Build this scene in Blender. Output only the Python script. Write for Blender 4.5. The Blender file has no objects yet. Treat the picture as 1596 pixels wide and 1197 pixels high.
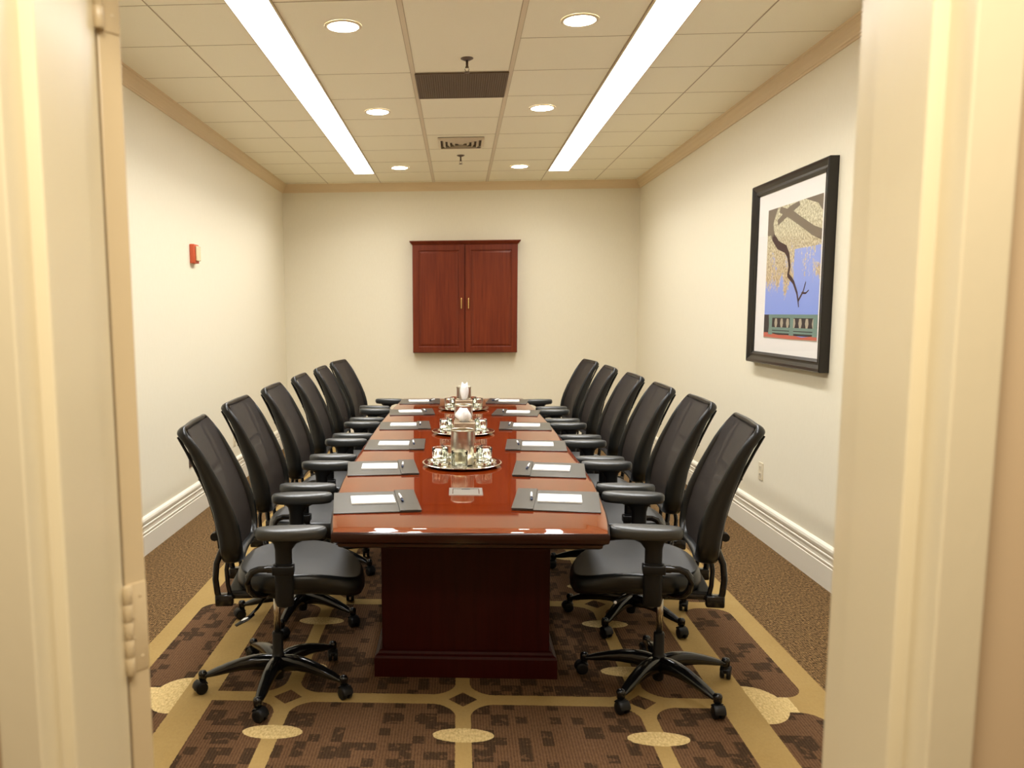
import bpy, bmesh, math, random
from mathutils import Vector, Matrix
random.seed(7)
C = bpy.context.scene
COL = C.collection
PI = math.pi

# ------------------------------------------------------------------ camera
CAM_H = 1.506
PITCH, YAW, ROLL = 0.11723, -0.05061, -0.00693
def cam_axes(p, y, r):
    cp, sp, cy, sy, cr, sr = math.cos(p), math.sin(p), math.cos(y), math.sin(y), math.cos(r), math.sin(r)
    fwd = Vector((sy*cp, cy*cp, -sp)); right0 = Vector((cy, -sy, 0)); up0 = right0.cross(fwd)
    return right0*cr+up0*sr, -right0*sr+up0*cr, fwd
_r, _u, _f = cam_axes(PITCH, YAW, ROLL)
cd = bpy.data.cameras.new('camera'); cam = bpy.data.objects.new('camera', cd); COL.objects.link(cam)
cam.matrix_world = Matrix(((_r.x, _u.x, -_f.x, 0), (_r.y, _u.y, -_f.y, 0), (_r.z, _u.z, -_f.z, CAM_H), (0, 0, 0, 1)))
cd.sensor_width = 36; cd.lens = 1287.3/1596*36
cd.shift_x = (798-650.3)/1596; cd.shift_y = -(598.5-639.4)/1596
cd.clip_start = 0.05; cd.clip_end = 60
cd.dof.use_dof = True; cd.dof.focus_distance = 4.3; cd.dof.aperture_fstop = 4.5
C.camera = cam

# ------------------------------------------------------------------ world, exposure, large lamps
w = bpy.data.worlds.new('world'); C.world = w; w.use_nodes = True
w.node_tree.nodes['Background'].inputs[0].default_value = (1.0, .86, .66, 1)
w.node_tree.nodes['Background'].inputs[1].default_value = 0.3
C.view_settings.view_transform = 'Standard'; C.view_settings.look = 'None'
C.view_settings.gamma = 1; C.view_settings.use_curve_mapping = False
C.view_settings.exposure = 1.25
LENS_E = 3.6      # fluorescent lens strength
CAN_E = 22.0       # recessed can strength
STRIP_W = 31.0     # power of each troffer (W)
HALL_E = 21.0      # hall lamp (W)
LCOL = (1.0, 1.0, 1.0, 1)
hl = bpy.data.lights.new('hall_ceiling_lamp', 'AREA'); hl.shape = 'RECTANGLE'; hl.size = 1.2; hl.size_y = .6
hl.energy = HALL_E; hl.color = (1.0, .93, .78)
hlo = bpy.data.objects.new('hall_ceiling_lamp', hl); COL.objects.link(hlo); hlo.location = (0.02, .25, 2.52)

# room dimensions
XL, XR, YB, ZC = -1.990, 2.010, 9.472, 2.949
YF0, YF1 = 0.885, 1.115      # front wall, hall face and room face
TS = 0.5909; TX0 = -0.2753; TY0 = 4.0083

# ------------------------------------------------------------------ helpers
def link(o, parent=None):
    COL.objects.link(o)
    if parent: o.parent = parent
    return o
class MB:
    def __init__(s): s.bm = bmesh.new(); s.mi = 0; s.sm = True
    def _f(s, vs, smooth=None):
        try: f = s.bm.faces.new(vs)
        except ValueError: return None
        f.material_index = s.mi; f.smooth = s.sm if smooth is None else smooth
        return f
    def box(s, x0, x1, y0, y1, z0, z1, bev=0, M=None, seg=2):
        vs = [s.bm.verts.new((x, y, z)) for x in (x0, x1) for y in (y0, y1) for z in (z0, z1)]
        fs = [s._f([vs[i] for i in q], False) for q in ((0,1,3,2),(4,6,7,5),(0,4,5,1),(2,3,7,6),(0,2,6,4),(1,5,7,3))]
        if bev:
            es = list({e for f in fs for e in f.edges})
            r = bmesh.ops.bevel(s.bm, geom=es, offset=bev, segments=seg, affect='EDGES', profile=.5, clamp_overlap=True)
            vs = list({v for f in r['faces'] for v in f.verts} | {v for v in vs if v.is_valid})
            for f in r['faces']: f.material_index = s.mi; f.smooth = True
        if M is not None:
            for v in vs:
                if v.is_valid: v.co = M @ v.co
        return s
    def rings(s, rings, cap0=True, cap1=True, closed=True, loop=False):
        R = [[s.bm.verts.new(p) for p in ring] for ring in rings]
        n = len(R[0]); k = len(R)
        for i in range(k if loop else k-1):
            a, b = R[i], R[(i+1) % k]
            for j in range(n if closed else n-1):
                s._f([a[j], a[(j+1) % n], b[(j+1) % n], b[j]])
        if not loop:
            if cap0: s._f(R[0][::-1])
            if cap1: s._f(R[-1])
        return R
    def tube(s, pts, r, seg=10, ry=None, cap=True, up=Vector((0, 0, 1)), loop=False):
        pts = [Vector(p) for p in pts]; n = len(pts)
        rs = r if isinstance(r, (list, tuple)) else [r]*n
        rys = ry if isinstance(ry, (list, tuple)) else ([ry]*n if ry else rs)
        out = []
        for i, p in enumerate(pts):
            if loop: t = pts[(i+1) % n]-pts[i-1]
            else: t = (pts[min(i+1, n-1)]-pts[max(i-1, 0)])
            t.normalize()
            a = up.cross(t)
            if a.length < 1e-3: a = Vector((1, 0, 0)).cross(t)
            a.normalize(); b = t.cross(a)
            out.append([p+a*(rs[i]*math.cos(2*PI*j/seg))+b*(rys[i]*math.sin(2*PI*j/seg)) for j in range(seg)])
        s.rings(out, cap, cap, True, loop)
        return s
    def lathe(s, prof, seg=24, c=(0, 0, 0), M=None, caps=True):
        R = []
        for r, z in prof:
            ring = [Vector((r*math.cos(2*PI*j/seg), r*math.sin(2*PI*j/seg), z)) for j in range(seg)]
            if M is not None: ring = [M @ p for p in ring]
            R.append([p+Vector(c) for p in ring])
        s.rings(R, caps, caps)
        return s
    def prism(s, poly, z0, z1, axis='z', smooth=False):
        def P(a, b, c):
            return {'z': (a, b, c), 'y': (a, c, b), 'x': (c, a, b)}[axis]
        A = [s.bm.verts.new(P(a, b, z0)) for a, b in poly]; B = [s.bm.verts.new(P(a, b, z1)) for a, b in poly]
        n = len(poly)
        for i in range(n): s._f([A[i], A[(i+1) % n], B[(i+1) % n], B[i]], smooth)
        s._f(A[::-1], False); s._f(B, False)
        return s
    def poly(s, pts): s._f([s.bm.verts.new(p) for p in pts], False); return s
    def build(s, name, mats, parent=None, loc=None, rot=None):
        bmesh.ops.recalc_face_normals(s.bm, faces=s.bm.faces)
        me = bpy.data.meshes.new(name); s.bm.to_mesh(me); s.bm.free()
        for m in (mats if isinstance(mats, (list, tuple)) else [mats]): me.materials.append(m)
        o = bpy.data.objects.new(name, me); link(o, parent)
        if loc: o.location = loc
        if rot: o.rotation_euler = rot
        return o
def autosmooth(o, ang=40):
    me = o.data
    for p in me.polygons: p.use_smooth = True
    me.set_sharp_from_angle(angle=math.radians(ang))
def thing(name, label, cat, loc=(0, 0, 0), rz=0, group=None):
    o = bpy.data.objects.new(name, None); link(o); o.location = loc; o.rotation_euler = (0, 0, rz)
    o.empty_display_size = .05
    tag(o, label, cat, group); return o
def tag(o, label, cat, group=None):
    o['label'] = label; o['category'] = cat
    if group: o['group'] = group
    return o
def struct(o): o['kind'] = 'structure'; return o
def kids(o): return [c for c in bpy.data.objects if c.parent == o]
def copy_tree(o, loc=None, rz=None, label=None, parent=None):
    c = o.copy(); COL.objects.link(c); c.parent = parent
    if loc is not None: c.location = loc
    if rz is not None: c.rotation_euler = (0, 0, rz)
    if label: c['label'] = label
    for ch in kids(o): copy_tree(ch, parent=c)
    return c

# ------------------------------------------------------------------ node expression helper
class X:
    """math on shader sockets"""
    nt = None
    def __init__(s, v): s.v = v
    @staticmethod
    def op(kind, *a):
        n = X.nt.nodes.new('ShaderNodeMath'); n.operation = kind
        for i, q in enumerate(a):
            q = q.v if isinstance(q, X) else q
            if isinstance(q, (int, float)): n.inputs[i].default_value = q
            else: X.nt.links.new(q, n.inputs[i])
        return X(n.outputs[0])
    def __add__(s, o): return X.op('ADD', s, o)
    def __radd__(s, o): return X.op('ADD', o, s)
    def __sub__(s, o): return X.op('SUBTRACT', s, o)
    def __rsub__(s, o): return X.op('SUBTRACT', o, s)
    def __mul__(s, o): return X.op('MULTIPLY', s, o)
    def __rmul__(s, o): return X.op('MULTIPLY', o, s)
    def __truediv__(s, o): return X.op('DIVIDE', s, o)
    def abs(s): return X.op('ABSOLUTE', s)
    def lt(s, o): return X.op('LESS_THAN', s, o)
    def gt(s, o): return X.op('GREATER_THAN', s, o)
    def max(s, o): return X.op('MAXIMUM', s, o)
    def min(s, o): return X.op('MINIMUM', s, o)
    def floor(s): return X.op('FLOOR', s)
    def sqrt(s): return X.op('SQRT', s)
    def wrap(s, period): # to [-p/2,p/2]
        return X.op('WRAP', s, period/2, -period/2)

def new_mat(name, col=(.8, .8, .8), rough=.5, metal=0, coat=0, coat_r=.05, spec=.5, sheen=0, ior=None):
    m = bpy.data.materials.new(name); m.use_nodes = True
    b = m.node_tree.nodes['Principled BSDF']
    b.inputs['Base Color'].default_value = (*col, 1); b.inputs['Roughness'].default_value = rough
    b.inputs['Metallic'].default_value = metal; b.inputs['Coat Weight'].default_value = coat
    b.inputs['Coat Roughness'].default_value = coat_r; b.inputs['Specular IOR Level'].default_value = spec
    b.inputs['Sheen Weight'].default_value = sheen
    if ior: b.inputs['IOR'].default_value = ior
    return m
def nodes(m): return m.node_tree, m.node_tree.nodes, m.node_tree.links, m.node_tree.nodes['Principled BSDF']
def mixcol(nt, fac, a, b):
    n = nt.nodes.new('ShaderNodeMix'); n.data_type = 'RGBA'
    for sock, v in ((n.inputs[0], fac), (n.inputs[6], a), (n.inputs[7], b)):
        v = v.v if isinstance(v, X) else v
        if isinstance(v, tuple): sock.default_value = (*v, 1) if len(v) == 3 else v
        elif isinstance(v, (int, float)): sock.default_value = v
        else: nt.links.new(v, sock)
    return n.outputs[2]
def noise(nt, vec, scale, detail=2, rough=.5, dist=0):
    n = nt.nodes.new('ShaderNodeTexNoise'); n.inputs['Scale'].default_value = scale
    n.inputs['Detail'].default_value = detail; n.inputs['Roughness'].default_value = rough; n.inputs['Distortion'].default_value = dist
    if vec is not None: nt.links.new(vec, n.inputs['Vector'])
    return n.outputs[0]
def coords(nt, kind='Object', scale=(1, 1, 1)):
    t = nt.nodes.new('ShaderNodeTexCoord'); mp = nt.nodes.new('ShaderNodeMapping')
    mp.inputs['Scale'].default_value = scale; nt.links.new(t.outputs[kind], mp.inputs[0]); return mp.outputs[0]
def ramp(nt, fac, stops):
    r = nt.nodes.new('ShaderNodeValToRGB'); els = r.color_ramp.elements
    while len(els) < len(stops): els.new(.5)
    for e, (p, c) in zip(els, stops): e.position = p; e.color = (*c, 1)
    nt.links.new(fac.v if isinstance(fac, X) else fac, r.inputs[0]); return r.outputs[0]
def bump(nt, h, strength, dist, b):
    n = nt.nodes.new('ShaderNodeBump'); n.inputs['Strength'].default_value = strength; n.inputs['Distance'].default_value = dist
    nt.links.new(h.v if isinstance(h, X) else h, n.inputs['Height']); nt.links.new(n.outputs[0], b.inputs['Normal'])

# ------------------------------------------------------------------ materials
M = {}
# wallcovering
m = M['wall'] = new_mat('cream_wallcovering', (.78, .68, .50), .6, spec=.3)
nt, N, L, b = nodes(m)
v = coords(nt, 'Object', (260, 260, 26)); n1 = noise(nt, v, 1, 2)
v2 = coords(nt, 'Object', (1.1, 1.1, 1.1)); n2 = noise(nt, v2, 1.0, 2)
c1 = mixcol(nt, n1, (.79, .72, .545), (.845, .785, .615)); L.new(c1, b.inputs['Base Color']); bump(nt, n1, .25, .001, b)
# ceiling tile
m = M['tile'] = new_mat('ceiling_tile', (.78, .70, .54), .55, spec=.7)
nt, N, L, b = nodes(m)
v = coords(nt, 'Object', (160, 160, 160)); n1 = noise(nt, v, 1, 2, .6)
L.new(mixcol(nt, n1, (.94, .875, .66), (.98, .93, .74)), b.inputs['Base Color']); bump(nt, n1, .3, .001, b)
M['gridline'] = new_mat('ceiling_reveal', (.50, .41, .27), .7)
M['tbar'] = new_mat('ceiling_tee', (.76, .66, .48), .5)
M['crown'] = new_mat('crown_paint', (.76, .60, .37), .45)
M['base'] = new_mat('baseboard_paint', (.88, .83, .69), .35)
m = M['frame'] = new_mat('door_frame_enamel', (.70, .60, .40), .28, coat=.25, coat_r=.15)
nt, N, L, b = nodes(m)
v = coords(nt, 'Object', (60, 60, 25)); n1 = noise(nt, v, 1, 3); bump(nt, n1, .15, .002, b)
M['doorpaint'] = new_mat('door_enamel', (.58, .45, .27), .32, coat=.2, coat_r=.2)
M['hallwall'] = new_mat('hall_wallcovering', (.60, .44, .26), .6)
M['hallceil'] = new_mat('hall_ceiling_paint', (.75, .68, .55), .8)

# carpet
m = M['carpet'] = new_mat('patterned_carpet', (.2, .1, .05), .95, spec=.1)
nt, N, L, b = nodes(m); X.nt = nt
tc = nt.nodes.new('ShaderNodeTexCoord'); sx = nt.nodes.new('ShaderNodeSeparateXYZ'); L.new(tc.outputs['Object'], sx.inputs[0])
x = X(sx.outputs[0]) - .015; y = X(sx.outputs[1])
wob = X(noise(nt, coords(nt, 'Object', (90, 90, 90)), 1, 1)) - .5
x = x + wob*.006; y = y + wob*.006
PX, PY, CY = .692, 1.09, 3.088
ax = x.abs()
cx_ = x.wrap(PX)              # around vertical band centres
cy_ = (y - CY).wrap(PY)       # around horizontal band centres
vb = cx_.abs().lt(.029); hb = cy_.abs().lt(.040)
# filleted corner flare: inside diagonal region near crossing
rx = X.op('MAXIMUM', .135 - cx_.abs(), 0.0); ry = X.op('MAXIMUM', .145 - cy_.abs(), 0.0)
flare = (rx*rx + ry*ry).sqrt().gt(.107) * cx_.abs().lt(.135) * cy_.abs().lt(.145)
dia = (cx_.abs()/.056 + cy_.abs()/.060).lt(1.0)
ey = cy_.abs() - .277
ell = ((cx_/.110)*(cx_/.110) + (ey/.050)*(ey/.050)).lt(1.0)
inner = ax.lt(.985)
band2 = ax.gt(.985)*ax.lt(1.12)
strip = ax.gt(1.12)*ax.lt(1.343)
band1 = ax.gt(1.343)*ax.lt(1.440)
outer = ax.gt(1.440)
# strip cells with rounded ends
PY2 = PY*2
sy_ = (y - CY).wrap(PY2).abs()                # 0 at fish, PY at plain crossing
cellc = (sy_ - (.06+PY-.045)/2).abs() - ((PY-.045)-.06)/2 + .09
cellx = (ax - 1.2315).abs() - .1115 + .09
q = X.op('MAXIMUM', cellc, 0.0); p_ = X.op('MAXIMUM', cellx, 0.0)
cell = (q*q + p_*p_).sqrt().lt(.09)
fishx = (ax - 1.125)/.115; fishy = sy_/.155
fish = (fishx*fishx + fishy*fishy).lt(1.0)
strip_brown = strip*cell*X.op('SUBTRACT', 1.0, fish)
fish_on = strip*X.op('MAXIMUM', fish, sy_.lt(.062)*ax.lt(1.27))
tan_in = inner*X.op('MAXIMUM', vb, X.op('MAXIMUM', hb, flare))*X.op('SUBTRACT', 1.0, dia)
tanm = X.op('MAXIMUM', tan_in, X.op('MAXIMUM', band1, X.op('MAXIMUM', band2, strip*X.op('SUBTRACT', 1.0, strip_brown))))
light = X.op('MAXIMUM', inner*ell, fish_on)
# dark broken blocks inside brown fields
def cellnoise(sc, off):
    cmb = nt.nodes.new('ShaderNodeCombineXYZ')
    L.new(((x+off)*sc).floor().v, cmb.inputs[0]); L.new(((y+off)*sc*.8).floor().v, cmb.inputs[1])
    wn = nt.nodes.new('ShaderNodeTexWhiteNoise'); wn.noise_dimensions = '2D'; L.new(cmb.outputs[0], wn.inputs[0]); return X(wn.outputs[0])
bl = X.op('MAXIMUM', cellnoise(24, .013).gt(.73), cellnoise(15, .031).gt(.86))
soft = X(noise(nt, coords(nt, 'Object', (34, 34, 34)), 1, 2))
bl = bl*X.op('ADD', soft.gt(.40)*.75, .25)
rib = X.op('SINE', x*(2*PI/.0110))*.5 + .5
fine = X(noise(nt, coords(nt, 'Object', (95, 60, 100)), 1, 3, .75))
fine2 = X(noise(nt, coords(nt, 'Object', (130, 60, 100)), 1, 2, .6))
big = X(noise(nt, coords(nt, 'Object', (5, 5, 5)), 1, 2))
col = mixcol(nt, X.op('MULTIPLY', bl, .9), (.122, .064, .030), (.046, .026, .013))
outc = mixcol(nt, (fine-.32)*2.8, (.026, .014, .005), (.27, .160, .066))
col = mixcol(nt, outer, col, outc)
tanc = mixcol(nt, big, (.33, .215, .075), (.39, .265, .10))
col = mixcol(nt, tanm, col, tanc)
lic = mixcol(nt, (fine2-.3)*2.2, (.44, .31, .12), (.74, .56, .27))
col = mixcol(nt, light, col, lic)
brownm = X.op('SUBTRACT', 1.0, X.op('MAXIMUM', tanm, light))
mul = nt.nodes.new('ShaderNodeMix'); mul.data_type = 'RGBA'; mul.blend_type = 'MULTIPLY'; mul.inputs[0].default_value = 1
gr = (.22 + rib*.42 + fine*1.05)*brownm + X.op('SUBTRACT', 1.0, brownm)*(.84 + fine*.30)
L.new(col, mul.inputs[6]); cmb = nt.nodes.new('ShaderNodeCombineXYZ')
for i in range(3): L.new(gr.v, cmb.inputs[i])
L.new(cmb.outputs[0], mul.inputs[7]); L.new(mul.outputs[2], b.inputs['Base Color'])
bump(nt, fine + rib*.5*brownm, .5, .003, b)

def wood(name, c0, c1, scale, rough=.3, coat=1.0, coat_r=.06, axis='y', spec=.12):
    m = new_mat(name, c0, rough, coat=coat, coat_r=coat_r, spec=spec)
    nt, N, L, b = nodes(m)
    sc = {'y': (42, 2.2, 42), 'z': (42, 42, 2.2), 'x': (2.2, 42, 42)}[axis]
    n1 = noise(nt, coords(nt, 'Object', sc), scale, 4, .6, .3)
    n2 = noise(nt, coords(nt, 'Object', tuple(s*.12+.5 for s in sc)), 1, 2)
    X.nt = nt; f = X(n1)*.7 + X(n2)*.45
    L.new(ramp(nt, f, [(.35, c0), (.75, c1)]), b.inputs['Base Color'])
    return m
M['wood_top'] = wood('mahogany_top', (.115, .0125, .0018), (.180, .026, .0035), 1, .5, 1, .035, 'y')
M['wood_band'] = wood('mahogany_crossband', (.135, .0165, .0024), (.205, .033, .005), 1, .5, 1, .035, 'x')
for k_ in ('wood_top', 'wood_band'): nodes(M[k_])[3].inputs['Coat IOR'].default_value = 1.85; nodes(M[k_])[3].inputs['Specular IOR Level'].default_value = 0
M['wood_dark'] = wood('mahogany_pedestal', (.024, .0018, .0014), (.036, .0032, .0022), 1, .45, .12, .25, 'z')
M['wood_edge'] = wood('mahogany_edge', (.014, .002, .001), (.024, .0035, .0015), 1, .3, .6, .10, 'x')
M['wood_cab'] = wood('cherry_cabinet', (.105, .016, .007), (.19, .036, .012), 1, .42, .22, .25, 'z')

# chair materials
M['poly'] = new_mat('black_polymer', (.005, .005, .005), .42, spec=.3)
M['gloss'] = new_mat('black_gloss_nylon', (.004, .004, .004), .18, spec=.4, coat=.2, coat_r=.06)
M['padm'] = new_mat('armrest_urethane', (.028, .030, .028), .36, spec=.75)
M['rim'] = new_mat('black_vinyl_rim', (.0055, .006, .0055), .30, spec=.45)
M['chrome'] = new_mat('steel_cylinder', (.55, .52, .46), .25, metal=1)
M['tip'] = new_mat('white_sticker', (.8, .8, .78), .4)
m = M['mesh'] = new_mat('chair_mesh_fabric', (.017, .0115, .0085), .65, spec=.25)
nt, N, L, b = nodes(m)
ck = nt.nodes.new('ShaderNodeTexChecker'); ck.inputs['Scale'].default_value = 420; L.new(coords(nt), ck.inputs[0])
tr = nt.nodes.new('ShaderNodeBsdfTransparent'); mx = nt.nodes.new('ShaderNodeMixShader'); mx.inputs[0].default_value = .04
out = N['Material Output']; L.new(b.outputs[0], mx.inputs[1]); L.new(tr.outputs[0], mx.inputs[2]); L.new(mx.outputs[0], out.inputs[0])
bump(nt, ck.outputs[1], .3, .0008, b)
m = M['seatf'] = new_mat('seat_mesh_fabric', (.026, .026, .026), .5, sheen=.25)
nt, N, L, b = nodes(m)
ck = nt.nodes.new('ShaderNodeTexChecker'); ck.inputs['Scale'].default_value = 360; L.new(coords(nt), ck.inputs[0]); bump(nt, ck.outputs[1], .3, .0008, b)

# table things
m = M['leather'] = new_mat('black_bonded_leather', (.034, .029, .021), .33, spec=.85)
nt, N, L, b = nodes(m); n1 = noise(nt, coords(nt, 'Object', (500, 500, 500)), 1, 2); bump(nt, n1, .2, .0006, b)
M['paper'] = new_mat('white_paper', (.86, .84, .80), .6)
M['penw'] = new_mat('white_pen_plastic', (.8, .8, .8), .25)
M['penb'] = new_mat('dark_blue_pen_plastic', (.02, .035, .09), .25)
M['silver'] = new_mat('polished_silver', (.80, .76, .68), .09, metal=1)
m = M['brushed'] = new_mat('brushed_steel', (.60, .54, .42), .3, metal=1)
nt, N, L, b = nodes(m); b.inputs['Anisotropic'].default_value = .5
n1 = noise(nt, coords(nt, 'Object', (20, 20, 600)), 1, 2); bump(nt, n1, .12, .0004, b)
M['box'] = new_mat('tan_metal_box', (.50, .40, .28), .32, metal=.7)
m = M['glass'] = new_mat('clear_glass', (.91, .94, .88), .0); b = nodes(m)[3]
b.inputs['Transmission Weight'].default_value = 1; b.inputs['IOR'].default_value = 1.46
M['tissue'] = new_mat('white_tissue', (.90, .89, .86), .8)
M['nickel'] = new_mat('satin_nickel_plate', (.40, .37, .33), .38, metal=.8)
M['brass'] = new_mat('brass_pull', (.75, .50, .20), .25, metal=1)
M['blackframe'] = new_mat('black_picture_frame', (.009, .006, .004), .3, spec=.4, coat=.15, coat_r=.15)
M['mat'] = new_mat('white_mat_board', (.84, .80, .74), .7)
M['ivory'] = new_mat('ivory_plastic', (.74, .65, .46), .35)
M['slot'] = new_mat('dark_slot', (.10, .07, .04), .6)
M['brown'] = new_mat('brown_device_plate', (.10, .065, .045), .4)
M['black'] = new_mat('black_plastic', (.008, .008, .008), .4)
M['red'] = new_mat('red_alarm_housing', (.62, .10, .035), .4)
M['lens'] = new_mat('clear_strobe_lens', (.80, .66, .40), .15)
M['grille'] = new_mat('return_grille', (.15, .105, .065), .6)
M['whitem'] = new_mat('offwhite_diffuser_metal', (.66, .56, .40), .45)
M['shadowgap'] = new_mat('dark_duct_throat', (.14, .11, .07), .8)
M['bronze'] = new_mat('bronze_sprinkler', (.16, .12, .09), .4, metal=.6)
def emis(name, col, s):
    m = bpy.data.materials.new(name); m.use_nodes = True; nt = m.node_tree
    for n in list(nt.nodes): nt.nodes.remove(n)
    e = nt.nodes.new('ShaderNodeEmission'); o = nt.nodes.new('ShaderNodeOutputMaterial')
    e.inputs[0].default_value = col; e.inputs[1].default_value = s; nt.links.new(e.outputs[0], o.inputs[0]); return m
M['tube'] = emis('fluorescent_lens', LCOL, LENS_E)
M['can'] = emis('downlight_lens', (1.0, .95, .85, 1), CAN_E)

# ------------------------------------------------------------------ the room
def slab(name, x0, x1, y0, y1, z0, z1, mat): return struct(MB().box(x0, x1, y0, y1, z0, z1).build(name, mat))
slab('floor', -2.6, 2.6, -1.9, YB+.15, -.05, 0, M['carpet'])
slab('ceiling', XL-.12, XR+.12, YF0, YB+.15, ZC, ZC+.05, M['tile'])
slab('wall_left', XL-.12, XL, YF1, YB, 0, ZC, M['wall'])
slab('wall_right', XR, XR+.12, YF1, YB, 0, ZC, M['wall'])
slab('wall_back', XL-.12, XR+.12, YB, YB+.12, 0, ZC, M['wall'])
# front wall with the doorway (opening X -.555 .. .565)
OX0, OX1, OZ = -.530, .548, 2.18
fw = MB(); fw.box(XL-.5, OX0, YF0+.012, YF1, 0, ZC).box(OX1, XR+.5, YF0+.012, YF1, 0, ZC).box(OX0, OX1, YF0+.012, YF1, OZ, ZC)
struct(fw.build('wall_front', M['hallwall']))
slab('wall_rear', -2.55, 2.55, -1.9, -1.8, 0, 2.55, M['hallwall'])
slab('wall_hall_left', -2.6, -2.49, -1.8, YF0+.012, 0, 2.55, M['hallwall'])
slab('wall_hall_right', 2.51, 2.6, -1.8, YF0+.012, 0, 2.55, M['hallwall'])
slab('ceiling_hall', -2.6, 2.6, -1.9, YF0, 2.55, 2.6, M['hallceil'])

# baseboards and crown: extruded profiles
BP = [(0, 0), (.020, 0), (.020, .125), (.016, .128), (.016, .136), (.020, .139), (.020, .147), (.016, .150), (.016, .176), (.020, .179), (.020, .187), (.016, .190), (.016, .200), (.020, .203), (.022, .218), (.018, .230), (.008, .238), (0, .240)]
CP = [(0, -.088), (.008, -.088), (.010, -.078), (.016, -.074), (.018, -.066), (.030, -.050), (.038, -.032), (.048, -.020), (.052, -.012), (.060, -.010), (.064, 0), (0, 0)]
def run(name, prof, p0, p1, nrm, mat, z=0, m0=0, m1=0):
    """extrude a profile (out, up) from p0 to p1; nrm is the direction out of the wall; m0, m1 = mitre signs"""
    bm = MB(); bm.sm = False
    d = (Vector(p1)-Vector(p0)).normalized(); n = Vector(nrm)
    A = [Vector(p0)+n*a+d*(a*m0)+Vector((0, 0, z+c)) for a, c in prof]; B = [Vector(p1)+n*a-d*(a*m1)+Vector((0, 0, z+c)) for a, c in prof]
    bm.rings([A, B]); return struct(bm.build(name, mat))
e = .001
run('baseboard_left', BP, (XL, YF1, 0), (XL, YB, 0), (1, 0, 0), M['base'], 0, 0, 1)
run('baseboard_right', BP, (XR, YF1, 0), (XR, YB, 0), (-1, 0, 0), M['base'], 0, 0, 1)
run('baseboard_back', BP, (XL, YB, 0), (XR, YB, 0), (0, -1, 0), M['base'], 0, 1, 1)
run('trim_1', CP, (XL, YF1, 0), (XL, YB, 0), (1, 0, 0), M['crown'], ZC, 0, 1)
run('trim_2', CP, (XR, YF1, 0), (XR, YB, 0), (-1, 0, 0), M['crown'], ZC, 0, 1)
run('trim_3', CP, (XL, YB, 0), (XR, YB, 0), (0, -1, 0), M['crown'], ZC, 1, 1)

# ceiling grid: tees and reveals
g = MB(); g.mi = 0
cx0, cx1 = XL+.06, XR-.06; cy1 = YB-.06
cols = [TX0+i*TS for i in range(-2, 4)]
for i, c in enumerate(cols):
    if i in (2, 3):
        g.mi = 1; g.box(c-.012, c+.012, YF1, cy1, ZC-.003, ZC)
        g.mi = 0; g.box(c-.0155, c-.012, YF1, cy1, ZC-.0015, ZC); g.box(c+.012, c+.0145, YF1, cy1, ZC-.0015, ZC)
    else: g.mi = 0; g.box(c-.003, c+.003, YF1, cy1, ZC-.002, ZC)
for r in range(-4, 10):
    yy = TY0+r*TS
    if yy > cy1: continue
    segs = [cx0]+cols+[cx1]
    for k in range(len(segs)-1):
        if r == 1 and k in (2, 3): continue
        strong = (r in (0, 7) and k in (2, 3, 4))
        hw = .0035 if strong else .0018
        g.mi = 0; g.box(segs[k]+.004, segs[k+1]-.004, yy-hw, yy+hw, ZC-.0012, ZC)
struct(g.build('trim_4', [M['gridline'], M['tbar']]))

# steel door frame
FR = MB(); FR.sm = False
def jamb(sgn, xs, name=None):
    # xs = stop soffit position ; profile in (x,y), outward = sgn
    o = sgn
    P = [(xs, .930), (xs, 1.048), (xs+o*.016, 1.048), (xs+o*.016, YF1+.012), (xs+o*.066, YF1+.012), (xs+o*.066, YF1), (xs+o*.035, YF1),
         (xs+o*.035, YF0+.012), (xs+o*.066, YF0+.012), (xs+o*.066, YF0-.004), (xs+o*.0165, YF0-.004), (xs+o*.0165, .930)]
    return P
for sgn, xs in ((-1, -.4665), (1, .4950)):
    FR.prism(jamb(sgn, xs), 0, 2.14)
FR.box(-.4665-.066, .495+.066, YF0-.004, YF0+.012, 2.13, 2.18); FR.box(-.4665-.066, .495+.066, YF1, YF1+.012, 2.13, 2.18)
FR.box(-.4825, .511, YF0, YF1, 2.135, 2.16); FR.box(-.4665, .495, .930, 1.048, 2.12, 2.135)
fr = struct(FR.build('trim_5', M['frame']))
bv = fr.modifiers.new('b', 'BEVEL'); bv.width = .0022; bv.segments = 2; bv.limit_method = 'ANGLE'

# open door leaf with hinges (hinged on the left jamb, swung into the room)
dang = math.radians(145)      # direction of the leaf from +X
dx, dy = math.cos(dang), math.sin(dang)
dn = Vector((dy, -dx, 0))     # towards the room's right
P1 = Vector((-.4617, 1.160, 0))
door = bpy.data.objects.new('door_1', None); link(door); door.location = (P1.x, P1.y, 0); door.rotation_euler = (0, 0, dang); struct(door)
# local frame: +x along the leaf, -y to the right of the leaf (corner P1 at local origin), +y left
th = .034
leaf = MB().box(0, .915, 0, th, .012, 2.12, .0015).build('door_leaf', M['doorpaint'], door)
for z0, z1 in ((1.885, 2.03), (.985, 1.118), (.18, .315)):
    h = MB()
    h.box(-.0018, .002, .001, th-.002, z0, z1, .0006)
    for i in range(5):
        a = z0+(z1-z0)*i/5; c = z0+(z1-z0)*(i+1)/5
        h.lathe([(.0064, a+.0002), (.0068, a+.0007), (.0068, c-.0007), (.0064, c-.0002)], 16, (-.005, th+.001, 0))
    for zz in (.15, .38, .62, .85):
        h.lathe([(.0030, -.0018), (.0022, -.0024)], 10, (0, 0, 0), Matrix.Translation((0, .012+.012*(zz > .3 and zz < .7), z0+(z1-z0)*zz)) @ Matrix.Rotation(PI/2, 4, 'Y'))
    hg = h.build('hinge', M['doorpaint'], door); autosmooth(hg, 40)
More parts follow.
